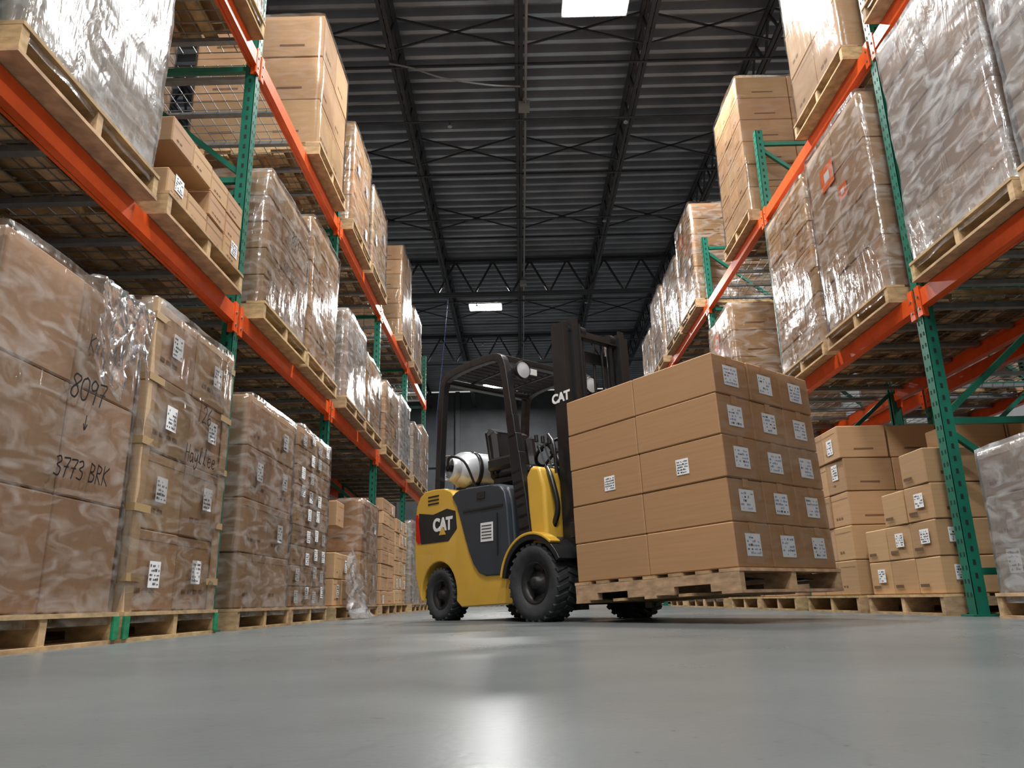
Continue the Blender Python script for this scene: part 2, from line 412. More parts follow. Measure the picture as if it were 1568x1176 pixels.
# left, level 1
put('L', 0, 1, 1, h=1.5, wrap=2, tone=4, seed=13)
put('L', 1, 0, 1, dy=-.11, h=1.45, nc=2, nd=2, nr=2, wrap=2, tone=4, seed=13, labels=0, prints=False)
put('L', 1, 1, 1, CT, dy=-.06, h=.58, nc=4, nd=4, nr=3, wrap=0, tone=0, seed=64, labels=.15, ragged=2)
put('L', 2, 0, 1, h=1.15, nc=3, nd=2, nr=5, wrap=1, tone=1, seed=15, labels=0, text=[('8097', -.05, .8, .1), ('3773 BRK', -.2, .5, .09)])
put('L', 2, 1, 1, h=1.38, nc=3, nd=2, nr=6, wrap=1, tone=0, seed=16, labels=0)
put('L', 3, 0, 1, CT, h=1.05, nc=2, nd=2, nr=3, wrap=2, tone=0, seed=17)
put('L', 3, 1, 1, h=.95, nc=3, nd=3, nr=4, wrap=1, tone=2, seed=18, labels=.2)
put('L', 4, 0, 1, h=1.0, nc=3, nd=3, nr=4, wrap=1, tone=2, seed=19)
put('L', 4, 1, 1, h=1.1, nc=3, nd=3, nr=4, wrap=2, tone=4, seed=20)
put('L', 5, 0, 1, h=1.0, nc=3, nd=3, nr=4, wrap=1, tone=4, seed=21)
put('L', 5, 1, 1, h=1.2, nc=3, nd=3, nr=4, wrap=1, tone=2, seed=22)
# left, level 2
put('L', 2, 1, 2, CT, dy=-.05, h=1.5, nc=2, nd=2, nr=3, wrap=3, tone=2, seed=23, labels=0)
put('L', 3, 0, 2, h=1.32, nc=2, nd=2, nr=4, wrap=1, tone=0, seed=24, labels=.3)
put('L', 3, 1, 2, h=1.2, nc=2, nd=2, nr=4, wrap=1, tone=1, seed=25, labels=.3)
put('L', 4, 1, 2, h=1.6, nc=3, nd=2, nr=6, wrap=3, tone=0, seed=26, labels=.3)
put('L', 5, 0, 2, h=1.1, nc=3, nd=2, nr=4, wrap=1, tone=0, seed=27)
put('L', 1, 1, 2, h=1.2, nc=3, nd=2, nr=4, wrap=1, tone=0, seed=27)
# right, floor level
put('R', 0, 1, 0, h=1.5, seed=2)
put('R', 1, 1, 0, dy=-.22, h=.88, nc=3, nd=2, nr=3, wrap=2, tone=4, seed=28)
put('R', 2, 1, 0, CT, h=1.42, nc=3, nd=3, nr=5, wrap=0, tone=0, seed=30, labels=.2)
put('R', 3, 0, 0, CT, h=1.3, nc=3, nd=3, nr=5, wrap=0, tone=1, seed=31)
put('R', 3, 1, 0, CT, h=1.2, nc=3, nd=3, nr=5, wrap=0, tone=1, seed=31)
put('R', 4, 0, 0, h=1.4, nc=3, nd=3, nr=5, tone=1, seed=32)
put('R', 4, 1, 0, h=1.4, nc=3, nd=3, nr=5, tone=0, seed=33)
put('R', 5, 0, 0, h=1.4, nc=3, nd=3, nr=5, tone=0, seed=33)
# right, level 1
put('R', 1, 0, 1, h=1.6, nc=2, nd=2, nr=4, wrap=2, tone=3, seed=34, labels=0, prints=False)
put('R', 1, 1, 1, h=1.68, nc=2, nd=2, nr=5, wrap=2, tone=1, seed=35, labels=0, prints=False)
put('R', 2, 0, 1, h=1.68, nc=2, nd=2, nr=4, wrap=1, tone=1, seed=36, labels=0, prints=False, orange=True)
put('R', 2, 1, 1, h=1.66, nc=3, nd=2, nr=7, wrap=1, tone=0, seed=37, labels=0)
put('R', 3, 1, 1, h=1.45, nc=2, nd=2, nr=4, wrap=1, tone=0, seed=38, labels=0, orange=True)
put('R', 4, 1, 1, h=1.2, nc=3, nd=2, nr=4, wrap=1, tone=0, seed=39)
put('R', 5, 0, 1, h=1.3, nc=3, nd=2, nr=4, wrap=1, tone=1, seed=40)
# right, level 2
put('R', 1, 1, 2, h=1.4, nc=2, nd=2, nr=3, wrap=3, tone=2, seed=41, labels=0)
put('R', 2, 0, 2, h=1.5, nc=2, nd=2, nr=3, wrap=3, tone=2, seed=41, labels=0)
put('R', 3, 0, 2, h=1.8, nc=3, nd=2, nr=6, wrap=3, tone=0, seed=42, labels=0)
put('R', 4, 0, 2, h=1.6, nc=3, nd=2, nr=6, wrap=1, tone=0, seed=43, orange=True)
put('R', 4, 1, 2, h=1.3, nc=3, nd=2, nr=5, wrap=1, tone=1, seed=44)
put('R', 5, 0, 2, h=1.4, nc=3, nd=2, nr=5, wrap=1, tone=1, seed=45)
put('R', 5, 1, 2, h=1.0, nc=3, nd=2, nr=4, wrap=1, tone=1, seed=46)
# back-to-back rows
for side in 'LR':
    for b in range(1, 6):
        for s in (0, 1):
            for lv in (0, 1, 2):
                if R.random() < (.25 if side == 'L' else .5): continue
                k = R.randrange(4)
                put(side, b, s, lv, row=1, h=(1.3, 1.5, 1.1, 1.45)[k], nc=3, nd=2, nr=5, wrap=(3, 1, 0, 3)[k], tone=(0, 1, 3, 3)[k], seed=50+k)
# floor-stacked loads past the end of the racks
for i, (x, y, k) in enumerate(((-2.3, 16.2, 0), (-2.2, 18.0, 1), (-1.2, 22.5, 2), (.6, 24.0, 1), (2.6, 21.5, 0), (3.1, 16.6, 2), (-2.6, 20.5, 2))):
    place(load_mesh(h=(1.5, 1.3, 1.7)[k], nc=3, nd=2, nr=5, wrap=(0, 1, 1)[k], tone=(0, 1, 4)[k], seed=70+k), 'shrink_wrapped_pallet_load', (x, y, 0), i*.5)

def loose_stack():
    mb = MB(); rnd = random.Random(5); pallet(mb, rnd=rnd)
    cols = [(.46, .29, .15), (.42, .26, .135), (.5, .32, .165)]
    H = .225
    heights = [[4, 5, 5], [3, 5, 4], [2, 3, 4]]
    for d in range(3):
        for c in range(3):
            for r in range(heights[d][c]):
                b = cols[rnd.randrange(3)]; t = rnd.uniform(.9, 1.08)
                x = -.4+d*.39; y = -.33+c*.33; z = PH+H*(r+.5)
                rot = Matrix.Rotation(rnd.uniform(-.04, .04), 3, 'Z')
                mb.box((x, y, z), (.375, .318, H-.003), CARD, (b[0]*t, b[1]*t, b[2]*t, 1), .006, rot)
                dk = (b[0]*.3, b[1]*.28, b[2]*.28, 1)
                fx = x+.375/2+.008
                if (d == 2) or heights[d+1][c] <= r:
                    mb.rect((fx, y-.12, z-.07), (0, .11, 0), (0, 0, .02), CARD, dk)
                    if rnd.random() < .4: label(mb, (fx, y-.03, z-.03), (0, .11, 0), (0, 0, .09), rnd, .1)
                if c == 2:
                    mb.rect((x+.1, y+.166, z-.06), (-.14, 0, 0), (0, 0, .02), CARD, dk)
                    if rnd.random() < .3: label(mb, (x+.12, y+.168, z-.03), (-.11, 0, 0), (0, 0, .09), rnd, .1)
    mb.obj('stacked_cartons_on_pallet', LOADMATS, (XR+.55, U[2]+.68, 0), math.pi)
loose_stack()
mb = MB(); vs = []; nu, nv = 26, 20
for j in range(nv+1):
    for i in range(nu+1):
        u, v = i/nu, j/nv
        q = noise.noise(Vector((u*7, v*5, 9))); q2 = noise.noise(Vector((u*17, v*12, 4)))
        flare = (1-v)**3
        vs.append((-1.66+.20*flare*(.6+.4*q)+.05*q+.02*q2, 7.35+.75*u+.08*q, .004+.62*v*(.85+.2*math.sin(u*5))+abs(.03*q2)))
mb.add(vs, [(j*(nu+1)+i, j*(nu+1)+i+1, (j+1)*(nu+1)+i+1, (j+1)*(nu+1)+i) for j in range(nv) for i in range(nu)], 0, smooth=True)
mb.obj('torn_stretch_film', [M_WRAPM])
# crumpled loose film folded over the top edge of the near-left load
mb = MB(); vs = []; nu, nv = 34, 34
for j in range(nv+1):
    for i in range(nu+1):
        u, v = i/nu, j/nv
        q = noise.noise(Vector((u*6, v*6, 2))); q2 = noise.noise(Vector((u*16, v*14, 7)))
        L_ = .20+(.36+.10*math.sin(u*6)+.1*q)*1.0
        s = v*L_
        yy = 2.82+.42*u+.04*q+.02*q2
        if s < .2: x_, z_ = -1.90+s, 1.462+.02*abs(q)+.012*abs(q2)
        else: x_, z_ = -1.69+.012+.022*abs(q)+.016*abs(q2), 1.462-(s-.2)
        vs.append((x_, yy, z_))
mb.add(vs, [(j*(nu+1)+i, j*(nu+1)+i+1, (j+1)*(nu+1)+i+1, (j+1)*(nu+1)+i) for j in range(nv) for i in range(nu)], 0, smooth=True)
mb.obj('crumpled_stretch_film', [M_WRAPM])

# ------------------------------------------------------------ racks
def rack(name, xf, sg, ys, rnd):
    mb = MB(); O, Gn, Z, Dk = 0, 1, 2, 3; TOP = 4.9
    xa, xb = xf+sg*.045, xf+sg*1.02
    for y in ys:
        for x, s2 in ((xa, 1), (xb, -1)):
            mb.box((x-sg*s2*.036, y, TOP/2), (.006, .078, TOP), Gn)
            mb.box((x, y-.036, TOP/2), (.076, .006, TOP), Gn); mb.box((x, y+.036, TOP/2), (.076, .006, TOP), Gn)
            mb.box((x+sg*s2*.034, y-.026, TOP/2), (.006, .022, TOP), Gn); mb.box((x+sg*s2*.034, y+.026, TOP/2), (.006, .022, TOP), Gn)
            mb.box((x, y, .006), (.15, .13, .012), Gn)
            z = .12
            while z < TOP-.05:
                for dy in (-.018, .018): mb.box((x-sg*s2*.0395, y+dy, z), (.002, .011, .024), Dk)
                mb.box((x, y-.0395, z+.03), (.016, .002, .03), Dk)
                z += .0762 if abs(x-xa) < .01 else .3
        zz = [.25, 1.15, 2.05, 2.95, 3.85, 4.75]
        for i, z in enumerate(zz):
            mb.box(((xa+xb)/2, y, z), (abs(xb-xa), .035, .04), Gn)
            if i < len(zz)-1:
                a, b = ((xa, y, z+.03), (xb, y, zz[i+1]-.05)) if i % 2 else ((xb, y, z+.03), (xa, y, zz[i+1]-.05))
                mb.bar(a, b, .035, .035, Gn)
    for y0, y1 in zip(ys[:-1], ys[1:]):
        for zt in (H1, H2):
            for x in (xf+sg*.02, xf+sg*1.045):
                mb.box((x, (y0+y1)/2, zt-.055), (.045, y1-y0-.08, .11), O)
                mb.box((x+(sg if x == xf+sg*.02 else -sg)*.03, (y0+y1)/2, zt-.075), (.02, y1-y0-.08, .07), O)
                for ye, s3 in ((y0, 1), (y1, -1)):
                    mb.box((x-sg*(.021 if abs(x-xf) < .1 else -.0), ye+s3*.045, zt-.07), (.012, .055, .2), O)
                    mb.box((x, ye+s3*.046, zt-.07), (.05, .008, .2), O)
                    for dz in (-.05, .03): mb.cyl((x-sg*.027, ye+s3*.045, zt-.07+dz), (x-sg*.034, ye+s3*.045, zt-.07+dz), .009, 8, Z)
            for k in range(6):
                yy = y0+.2+k*(y1-y0-.4)/5
                mb.box(((xa+xb)/2, yy, zt-.02), (abs(xb-xa)-.02, .045, .03), Z)
            for k in range(24):
                yy = y0+.07+k*(y1-y0-.14)/23
                mb.box(((xa+xb)/2, yy, zt-.001), (abs(xb-xa)+.04, .005, .005), Z)
            for k in range(11):
                mb.box((xa+(xb-xa)*k/10, (y0+y1)/2, zt+.002), (.005, y1-y0-.12, .005), Z)
    return mb.obj(name, RACKMATS)
rack('pallet_rack', XL, -1, U, R); rack('pallet_rack', XL-1.32, -1, U, R)
rack('pallet_rack', XR, 1, U, R); rack('pallet_rack', XR+1.32, 1, U, R)

# ------------------------------------------------------------ building shell
m, nt, N, L, P = new_mat('sealed_concrete')
tc = N.new('ShaderNodeTexCoord')
n1 = N.new('ShaderNodeTexNoise'); n1.inputs['Scale'].default_value = .8; n1.inputs['Detail'].default_value = 8; n1.inputs['Roughness'].default_value = .6
n2 = N.new('ShaderNodeTexNoise'); n2.inputs['Scale'].default_value = 70; n2.inputs['Detail'].default_value = 3
n3 = N.new('ShaderNodeTexNoise'); n3.inputs['Scale'].default_value = 2.2; n3.inputs['Detail'].default_value = 5
for n in (n1, n2, n3): L.new(tc.outputs['Object'], n.inputs['Vector'])
cr = N.new('ShaderNodeValToRGB'); cr.color_ramp.elements[0].position = .25; cr.color_ramp.elements[1].position = .75
cr.color_ramp.elements[0].color = lin(86, 91, 92); cr.color_ramp.elements[1].color = lin(112, 117, 118)
L.new(n1.outputs['Fac'], cr.inputs[0])
sp = N.new('ShaderNodeValToRGB'); sp.color_ramp.elements[0].position = .27; sp.color_ramp.elements[1].position = .34
sp.color_ramp.elements[0].color = (.65, .65, .65, 1); sp.color_ramp.elements[1].color = (1, 1, 1, 1)
L.new(n2.outputs['Fac'], sp.inputs[0])
mx = N.new('ShaderNodeMix'); mx.data_type = 'RGBA'; mx.blend_type = 'MULTIPLY'; mx.inputs[0].default_value = 1
L.new(cr.outputs[0], mx.inputs[6]); L.new(sp.outputs[0], mx.inputs[7])
vo = N.new('ShaderNodeTexVoronoi'); vo.feature = 'DISTANCE_TO_EDGE'; vo.inputs['Scale'].default_value = .55
wn = N.new('ShaderNodeVectorMath'); wn.operation = 'MULTIPLY_ADD'; wn.inputs[1].default_value = (.35, .35, .35)
L.new(n3.outputs['Color'], wn.inputs[0]); L.new(tc.outputs['Object'], wn.inputs[2]); L.new(wn.outputs[0], vo.inputs['Vector'])
ck = N.new('ShaderNodeMapRange'); ck.inputs['From Min'].default_value = 0; ck.inputs['From Max'].default_value = .003; ck.inputs['To Min'].default_value = .9; ck.inputs['To Max'].default_value = 1
L.new(vo.outputs['Distance'], ck.inputs['Value'])
cm = N.new('ShaderNodeVectorMath'); cm.operation = 'SCALE'; L.new(mx.outputs[2], cm.inputs[0]); L.new(ck.outputs['Result'], cm.inputs['Scale'])
L.new(cm.outputs[0], P.inputs['Base Color'])
mr = N.new('ShaderNodeMapRange'); mr.inputs['From Min'].default_value = .3; mr.inputs['From Max'].default_value = .7
mr.inputs['To Min'].default_value = .26; mr.inputs['To Max'].default_value = .34
L.new(n3.outputs['Fac'], mr.inputs['Value']); L.new(mr.outputs['Result'], P.inputs['Roughness'])
P.inputs['Specular IOR Level'].default_value = .14
b = N.new('ShaderNodeBump'); b.inputs['Strength'].default_value = .03; b.inputs['Distance'].default_value = .01
L.new(n2.outputs['Fac'], b.inputs['Height']); L.new(b.outputs[0], P.inputs['Normal'])
M_FLOOR = m
YB0, YB1, XW = -7., 27., 9.5; ZD = 7.65
mb = MB(); mb.box((0, (YB0+YB1)/2, -.1), (2*XW, YB1-YB0, .2)); mb.obj('floor', [M_FLOOR])
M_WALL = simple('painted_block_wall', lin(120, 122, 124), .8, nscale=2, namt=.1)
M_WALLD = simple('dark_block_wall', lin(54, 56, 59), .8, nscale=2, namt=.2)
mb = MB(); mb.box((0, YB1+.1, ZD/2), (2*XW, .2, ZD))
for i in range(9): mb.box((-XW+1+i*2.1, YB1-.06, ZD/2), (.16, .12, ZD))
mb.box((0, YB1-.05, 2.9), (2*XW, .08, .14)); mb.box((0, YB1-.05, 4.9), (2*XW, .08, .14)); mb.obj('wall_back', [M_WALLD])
for nm, x in (('wall_left', -XW-.1), ('wall_right', XW+.1)):
    mb = MB(); mb.box((x, (YB0+YB1)/2, ZD/2), (.2, YB1-YB0, ZD)); mb.obj(nm, [M_WALL])
M_DECK = simple('galvanised_roof_deck', lin(156, 162, 170), .34, .66, nscale=1.5, namt=.2)
mb = MB(); prof = []; y = YB0; p = .25
while y < YB1:
    prof += [(y, ZD), (y+p*.28, ZD), (y+p*.36, ZD+.12), (y+p*.92, ZD+.12)]; y += p
vs = []
for (yy, zz) in prof: vs += [(-XW, yy, zz), (XW, yy, zz)]
mb.add(vs, [(2*i, 2*i+1, 2*i+3, 2*i+2) for i in range(len(prof)-1)], 0)
mb.obj('ceiling', [M_DECK])
M_JOIST = simple('joist_dark_primer', lin(46, 49, 53), .5, .2, nscale=6, namt=.15)
mb = MB(); zb, zt = 7.08, 7.60
for k in range(-5, 6):
    x = .13+k*1.67
    for dx in (-.03, .03):
        mb.box((x+dx, (YB0+YB1)/2, zb), (.045, YB1-YB0, .045)); mb.box((x+dx, (YB0+YB1)/2, zt), (.045, YB1-YB0, .045))
    y = YB0
    while y < YB1-.6:
        mb.bar((x, y, zb), (x, y+.3, zt), .028, .028); mb.bar((x, y+.3, zt), (x, y+.6, zb), .028, .028); y += .6
for yg in (15.6, 20.6):
    for z in (6.75, 7.55):
        mb.box((0, yg-.04, z), (2*XW-.1, .05, .07)); mb.box((0, yg+.04, z), (2*XW-.1, .05, .07))
    x = -XW+.2
    while x < XW-.9:
        mb.bar((x, yg, 6.75), (x+.42, yg, 7.55), .04, .04); mb.bar((x+.42, yg, 7.55), (x+.84, yg, 6.75), .04, .04); x += .84
for yb in (6.2, 8.2, 10.9, 13.2, 18):
    for k in range(-5, 5):
        x = .13+k*1.67
        mb.bar((x, yb, zb), (x+1.67, yb, zt), .022, .022); mb.bar((x, yb, zt), (x+1.67, yb, zb), .022, .022)
    mb.box((0, yb+.3, zb-.02), (16.7, .03, .03))
mb.obj('roof_truss', [M_JOIST])
mb = MB()
for yy in (9.6, 12.6, 16.6, 19.5):
    mb.cyl((-XW+.1, yy, 6.98), (XW-.1, yy, 6.98), .018, 10)
    for k in range(-3, 4):
        xx = -.9+k*2.6
        mb.cyl((xx, yy, 6.98), (xx, yy, 6.90), .012, 8); mb.cyl((xx, yy, 6.9), (xx, yy, 6.885), .035, 10, 1)
mb.obj('sprinkler_pipe', [M_JOIST, M_GALV])
mb = MB(); mb.cyl((.22, YB0+.1, 7.03), (.22, YB1-.2, 7.03), .018, 8)
mb.box((.2, 9.35, 7.02), (.16, .16, .1)); mb.box((.2, 15.4, 6.9), (.14, .14, .1))
mb.obj('electrical_conduit', [M_WALL])
mb = MB(); mb.tube(catmull([(.14, 8.9, 7.02), (-.3, 8.7, 6.9), (-.9, 8.6, 6.95), (-1.3, 8.45, 7.0), (-1.6, 8.4, 7.04)]), .012)
mb.tube(catmull([(-1.6, 9.2, 7.04), (-2.1, 9.1, 6.95), (-2.8, 9.2, 6.98), (-3.2, 9.1, 7.04)]), .012)
mb.obj('armoured_cable', [M_WALL])
M_BLUE = simple('blue_cable', lin(30, 60, 150), .4)
mb = MB()
mb.tube(catmull([(-1.5, 15.7, 6.7), (-1.62, 15.7, 5.2), (-1.75, 15.7, 3.5), (-1.6, 15.7, 2.2)]), .006, 6)
mb.obj('hanging_cable', [M_BLUE])

# ------------------------------------------------------------ lights
M_PANEL = simple('led_diffuser', (1, 1, 1, 1), .4, emis=24)
M_FIX = simple('light_housing', lin(170, 172, 175), .4, .3)
def high_bay_or_fill(x, y, e=330, z=7.0):
    mb = MB(); mb.box((0, 0, .03), (.80, .44, .05), 0); mb.box((0, 0, .1), (.25, .3, .1), 0)
    for dx in (-.195, 0.195): mb.box((dx, 0, -.002), (.37, .38, .016), 1)
    for sx in (-.33, .33): mb.cyl((sx, 0, .05), (sx, 0, ZD-z-.05), .006, 6, 0)
    o = mb.obj('high_bay_or_fill_light', [M_FIX, M_PANEL], (x, y, z))
    ld = bpy.data.lights.new('led_or_fill_lamp', 'AREA'); ld.shape = 'RECTANGLE'; ld.size = .76; ld.size_y = .40; ld.energy = e
    ld.color = (1.0, .99, .96)
    lo = bpy.data.objects.new('led_or_fill_lamp', ld); scene.collection.objects.link(lo); lo.parent = o; lo.location = (0, 0, -.02)
for x, y, e in ((1.05, 7.4, 430), (-.71, 17, 560), (-.75, 3.6, 250), (1.05, .3, 250), (-.75, -3.0, 290), (-.71, 24, 500),  # first two are seen fixtures; all the others are added as fill light
                (6.6, 3, 400), (6.6, 11, 400), (-6.4, 3, 300), (-6.4, 11, 300), (6.6, 19, 300), (-6.4, 19, 300)):
    high_bay_or_fill(x, y, e)
w = bpy.data.worlds.new('world'); scene.world = w; w.use_nodes = True
w.node_tree.nodes['Background'].inputs[0].default_value = (1.0, .98, .94, 1)
w.node_tree.nodes['Background'].inputs[1].default_value = .48

# ------------------------------------------------------------ forklift
FA = math.atan2(-.77, .638); FP = Vector((.5, 5.61, 0))
TILT = math.radians(-2.0)
fk = bpy.data.objects.new('forklift', None); scene.collection.objects.link(fk)
fk.location = FP; fk.rotation_euler = (0, 0, FA)
tilt = bpy.data.objects.new('mast_pivot', None); scene.collection.objects.link(tilt); tilt.parent = fk
PIV = Vector((.15, 0, .2)); tilt.location = PIV; tilt.rotation_euler = (0, TILT, 0)
WB = -1.22
def tyre(name, x, y, r, w, out, rim):
    mb = MB(); o = (x, y, r); ax = (0, out, 0); h = w/2
    mb.lathe([(rim, -h*.8), (r*.8, -h), (r*.95, -h), (r, -h*.8), (r, h*.8), (r*.95, h), (r*.8, h), (rim, h*.8), (rim*.98, h*.5)], o, ax, 48, 0)
    mb.lathe([(rim, h*.82), (rim*.95, h*.86), (rim*.9, h*.45), (rim*.55, h*.3), (rim*.5, h*.55), (rim*.3, h*.6), (rim*.28, h*.9), (0.001, h*.92)], o, ax, 36, 1)
    q = Vector(ax).to_track_quat('Z', 'Y')
    n = 26
    for i in range(n):
        for sgn in (-1, 1):
            a = 2*math.pi*(i+(.5 if sgn > 0 else 0))/n
            c = Vector(o)+q @ Vector((math.cos(a)*(r-.003), math.sin(a)*(r-.003), sgn*h*.5))
            rot = (q.to_matrix() @ Matrix.Rotation(a, 3, 'Z') @ Matrix.Rotation(sgn*.35, 3, 'X'))
            mb.box(c, (.022, r*.13, h*.98), 0, ch=.003, rot=rot)
    for i in range(6):
        a = 2*math.pi*i/6
        c = Vector(o)+q @ Vector((math.cos(a)*rim*.7, math.sin(a)*rim*.7, h*.33))
        mb.cyl(c, c+Vector(ax)*.02, .013, 6, 2)
    mb.obj(name, [M_RUB, M_BLK, M_STEEL], parent=fk)
tyre('front_wheel_right', 0, -.45, .255, .2, -1, .14); tyre('front_wheel_left', 0, .45, .255, .2, 1, .14)
tyre('rear_wheel_right', WB, -.41, .2, .16, -1, .115); tyre('rear_wheel_left', WB, .41, .2, .16, 1, .115)
mb = MB(); mb.cyl((0, -.36, .25), (0, .36, .25), .07, 16); mb.cyl((WB, -.34, .2), (WB, .34, .2), .05, 16)
mb.box((-.6, 0, .27), (1.3, .6, .26)); mb.obj('chassis', [M_BLK], parent=fk, bevel=.01)
arch = [(WB+.255*math.cos(math.radians(a)), .2+.255*math.sin(math.radians(a))) for a in range(-12, 193, 12)]
prof = [(-1.50, .20), (-1.56, .34), (-1.585, .55), (-1.59, .78), (-1.565, .93), (-1.51, 1.01), (-1.43, 1.045), (-1.30, 1.05), (-1.16, 1.04), (-1.05, 1.005), (-.98, .94), (-.93, .82), (-.88, .67), (-.81, .55), (-.70, .46), (-.56, .42), (-.42, .41), (-.30, .40), (-.28, .12), (-.90, .10)]+arch
mb = MB(); mb.prism(prof[::-1], -.5, -.33); mb.prism(prof[::-1], .33, .5)
mb.obj('side_frame', [M_YEL], parent=fk, recalc=True, bevel=.03, seg=4, ang=50)
mb = MB(); mb.prism([(-1.52, .20), (-1.60, .34), (-1.63, .80), (-1.60, .96), (-1.50, 1.04), (-1.0, 1.0), (-.95, .5), (-1.0, .45), (-1.42, .42), (-1.46, .2)][::-1], -.36, .36)
mb.obj('counterweight', [M_YEL], parent=fk, recalc=True, bevel=.03, seg=4, ang=50)
def text_mesh(txt, size, mat, name, loc, rot, parent, off=.0, ext=.002):
    cu = bpy.data.curves.new(name, 'FONT'); cu.body = txt; cu.size = size; cu.extrude = ext; cu.offset = off; cu.align_x = 'CENTER'; cu.align_y = 'CENTER'
    t = bpy.data.objects.new(name+'_c', cu); scene.collection.objects.link(t)
    dg = bpy.context.evaluated_depsgraph_get(); me = bpy.data.meshes.new_from_object(t.evaluated_get(dg))
    bpy.data.objects.remove(t); me.materials.clear(); me.materials.append(mat)
    o = place(me, name, loc, 0, parent); o.rotation_euler = rot; return o
for s, nm in ((-1, 'right'), (1, 'left')):
    mb = MB(); pl = [(-1.53, .72), (-1.48, .61), (-1.08, .61), (-.96, .70), (-.98, .84), (-1.1, .87), (-1.3, .84), (-1.52, .87)]
    mb.prism(pl[::-1], s*.497 if s > 0 else -.503, .503 if s > 0 else -.497)
    mb.obj('logo_panel_'+nm, [M_BLK], parent=fk, recalc=True)
    text_mesh('CAT', .14, M_WHITE, 'logo_'+nm, (-1.16, s*.505, .745), (math.pi/2, 0, 0 if s < 0 else math.pi), fk, .006)
    mb = MB(); mb.prism([(-1.21, .665), (-1.11, .665), (-1.16, .735)][::-1], s*.506-.001, s*.506+.001); mb.obj('logo_triangle_'+nm, [M_YEL], parent=fk, recalc=True)
    mb = MB(); mb.prism([(-1.56, .65), (-1.53, .62), (-1.49, .62), (-1.535, .86), (-1.57, .86)][::-1], s*.5-.006, s*.5+.006, 0); mb.obj('tail_light_'+nm, [M_RED], parent=fk, recalc=True)
mb = MB()
for s in (-1, 1):
    for k in range(3): mb.box((-1.3, s*.498, .93+k*.03), (.16, .012, .012))
mb.obj('vent_slots', [M_BLK], parent=fk)
hp = [(-.96, .46), (-.98, .86), (-1.0, .98), (-.9, 1.02), (-.5, 1.0), (-.36, .96), (-.31, .86), (-.28, .42), (-.7, .38)]
mb = MB(); mb.prism(hp[::-1], -.47, .47); mb.obj('engine_hood', [M_GREY], parent=fk, recalc=True, bevel=.035, seg=4, ang=25)
mb = MB(); sw = [(-1.02, .955), (-.97, .985), (-.90, 1.0), (-.5, .99), (-.40, .97), (-.34, .92), (-.31, .80), (-.29, .55), (-.27, .40), (-.29, .34), (-.36, .32), (-.58, .32), (-.66, .345), (-.73, .41), (-.79, .51), (-.84, .62), (-.89, .74), (-.95, .87)]
mb.prism(sw[::-1], -.514, -.46); mb.prism(sw[::-1], .46, .514); mb.obj('side_cover', [M_GREY], parent=fk, recalc=True, bevel=.014, seg=3, ang=50)
mb = MB()
for s in (-1, 1):
    mb.box((-.6, s*.516, .82), (.5, .01, .015), 0); mb.box((-.42, s*.516, .62), (.012, .01, .3), 0)
    mb.box((-.55, s*.516, .64), (.15, .004, .14), 1)
    for k in range(5): mb.box((-.55, s*.519, .595+k*.023), (.12, .003, .006), 0)
    mb.box((-.62, s*.516, .92), (.1, .01, .05), 0)
mb.obj('hood_trim', [M_BLK, M_WHITE], parent=fk)
mb = MB(); mb.box((-.12, 0, .43), (.4, .92, .05)); mb.box((-.22, 0, .3), (.14, .92, .04)); mb.box((-.2, 0, .2), (.2, .66, .2))
mb.box((-.13, -.4, .34), (.05, .05, .2)); mb.obj('floor_plate', [M_BLK], parent=fk, bevel=.008)
cp = [(-.06, .44), (-.10, .75), (-.12, 1.0), (-.06, 1.07), (.03, 1.05), (.08, .9), (.10, .44)]
mb = MB()
mb.prism(cp[::-1], -.49, -.30); mb.prism(cp[::-1], .30, .49)
mb.obj('front_cowl', [M_YEL], parent=fk, recalc=True, bevel=.03, seg=4, ang=35)
mb = MB(); mb.prism([(-.10, .45), (-.2, 1.0), (-.14, 1.1), (-.02, 1.08), (.02, .45)][::-1], -.3, .3); mb.obj('dashboard', [M_BLK], parent=fk, recalc=True, bevel=.02)
for s, nm in ((-1, 'right'), (1, 'left')):
    mb = MB()
    A = [math.radians(a) for a in range(28, 176, 8)]
    pr = [(.325*math.cos(a), .25+.325*math.sin(a)) for a in A]+[(.29*math.cos(a), .25+.29*math.sin(a)) for a in A[::-1]]
    mb.prism(pr, min(s*.33, s*.56), max(s*.33, s*.56)); mb.obj('front_fender_'+nm, [M_BLK], parent=fk, recalc=True, bevel=.006)
    mb = MB(); pr = [(.345*math.cos(a), .25+.345*math.sin(a)) for a in A[3:]]+[(.325*math.cos(a), .25+.325*math.sin(a)) for a in A[3:][::-1]]
    mb.prism(pr, min(s*.47, s*.565), max(s*.47, s*.565)); mb.obj('fender_lip_'+nm, [M_YEL], parent=fk, recalc=True, bevel=.006)
mb = MB()
mb.box((-.60, 0, 1.07), (.5, .46, .10), ch=.03); mb.box((-.57, -.19, 1.12), (.42, .09, .07), ch=.025); mb.box((-.57, .19, 1.12), (.42, .09, .07), ch=.025)
r = Matrix.Rotation(-.2, 3, 'Y')
mb.box((-.88, 0, 1.31), (.11, .46, .46), ch=.04, rot=r); mb.box((-.83, -.19, 1.30), (.1, .09, .40), ch=.03, rot=r); mb.box((-.83, .19, 1.30), (.1, .09, .40), ch=.03, rot=r)
mb.box((-.66, -.27, 1.2), (.34, .05, .1), ch=.02); mb.box((-.66, .27, 1.2), (.34, .05, .1), ch=.02)
mb.obj('seat', [M_VINYL], parent=fk, bevel=.02, seg=3)
mb = MB(); c = Vector((-.33, 0, 1.26)); ax = Vector((-.55, 0, .83)).normalized(); q = ax.to_track_quat('Z', 'Y')
pts = [c+q @ Vector((.16*math.cos(t), .16*math.sin(t), 0)) for t in [2*math.pi*i/32 for i in range(33)]]
mb.tube(pts, .014, 8)
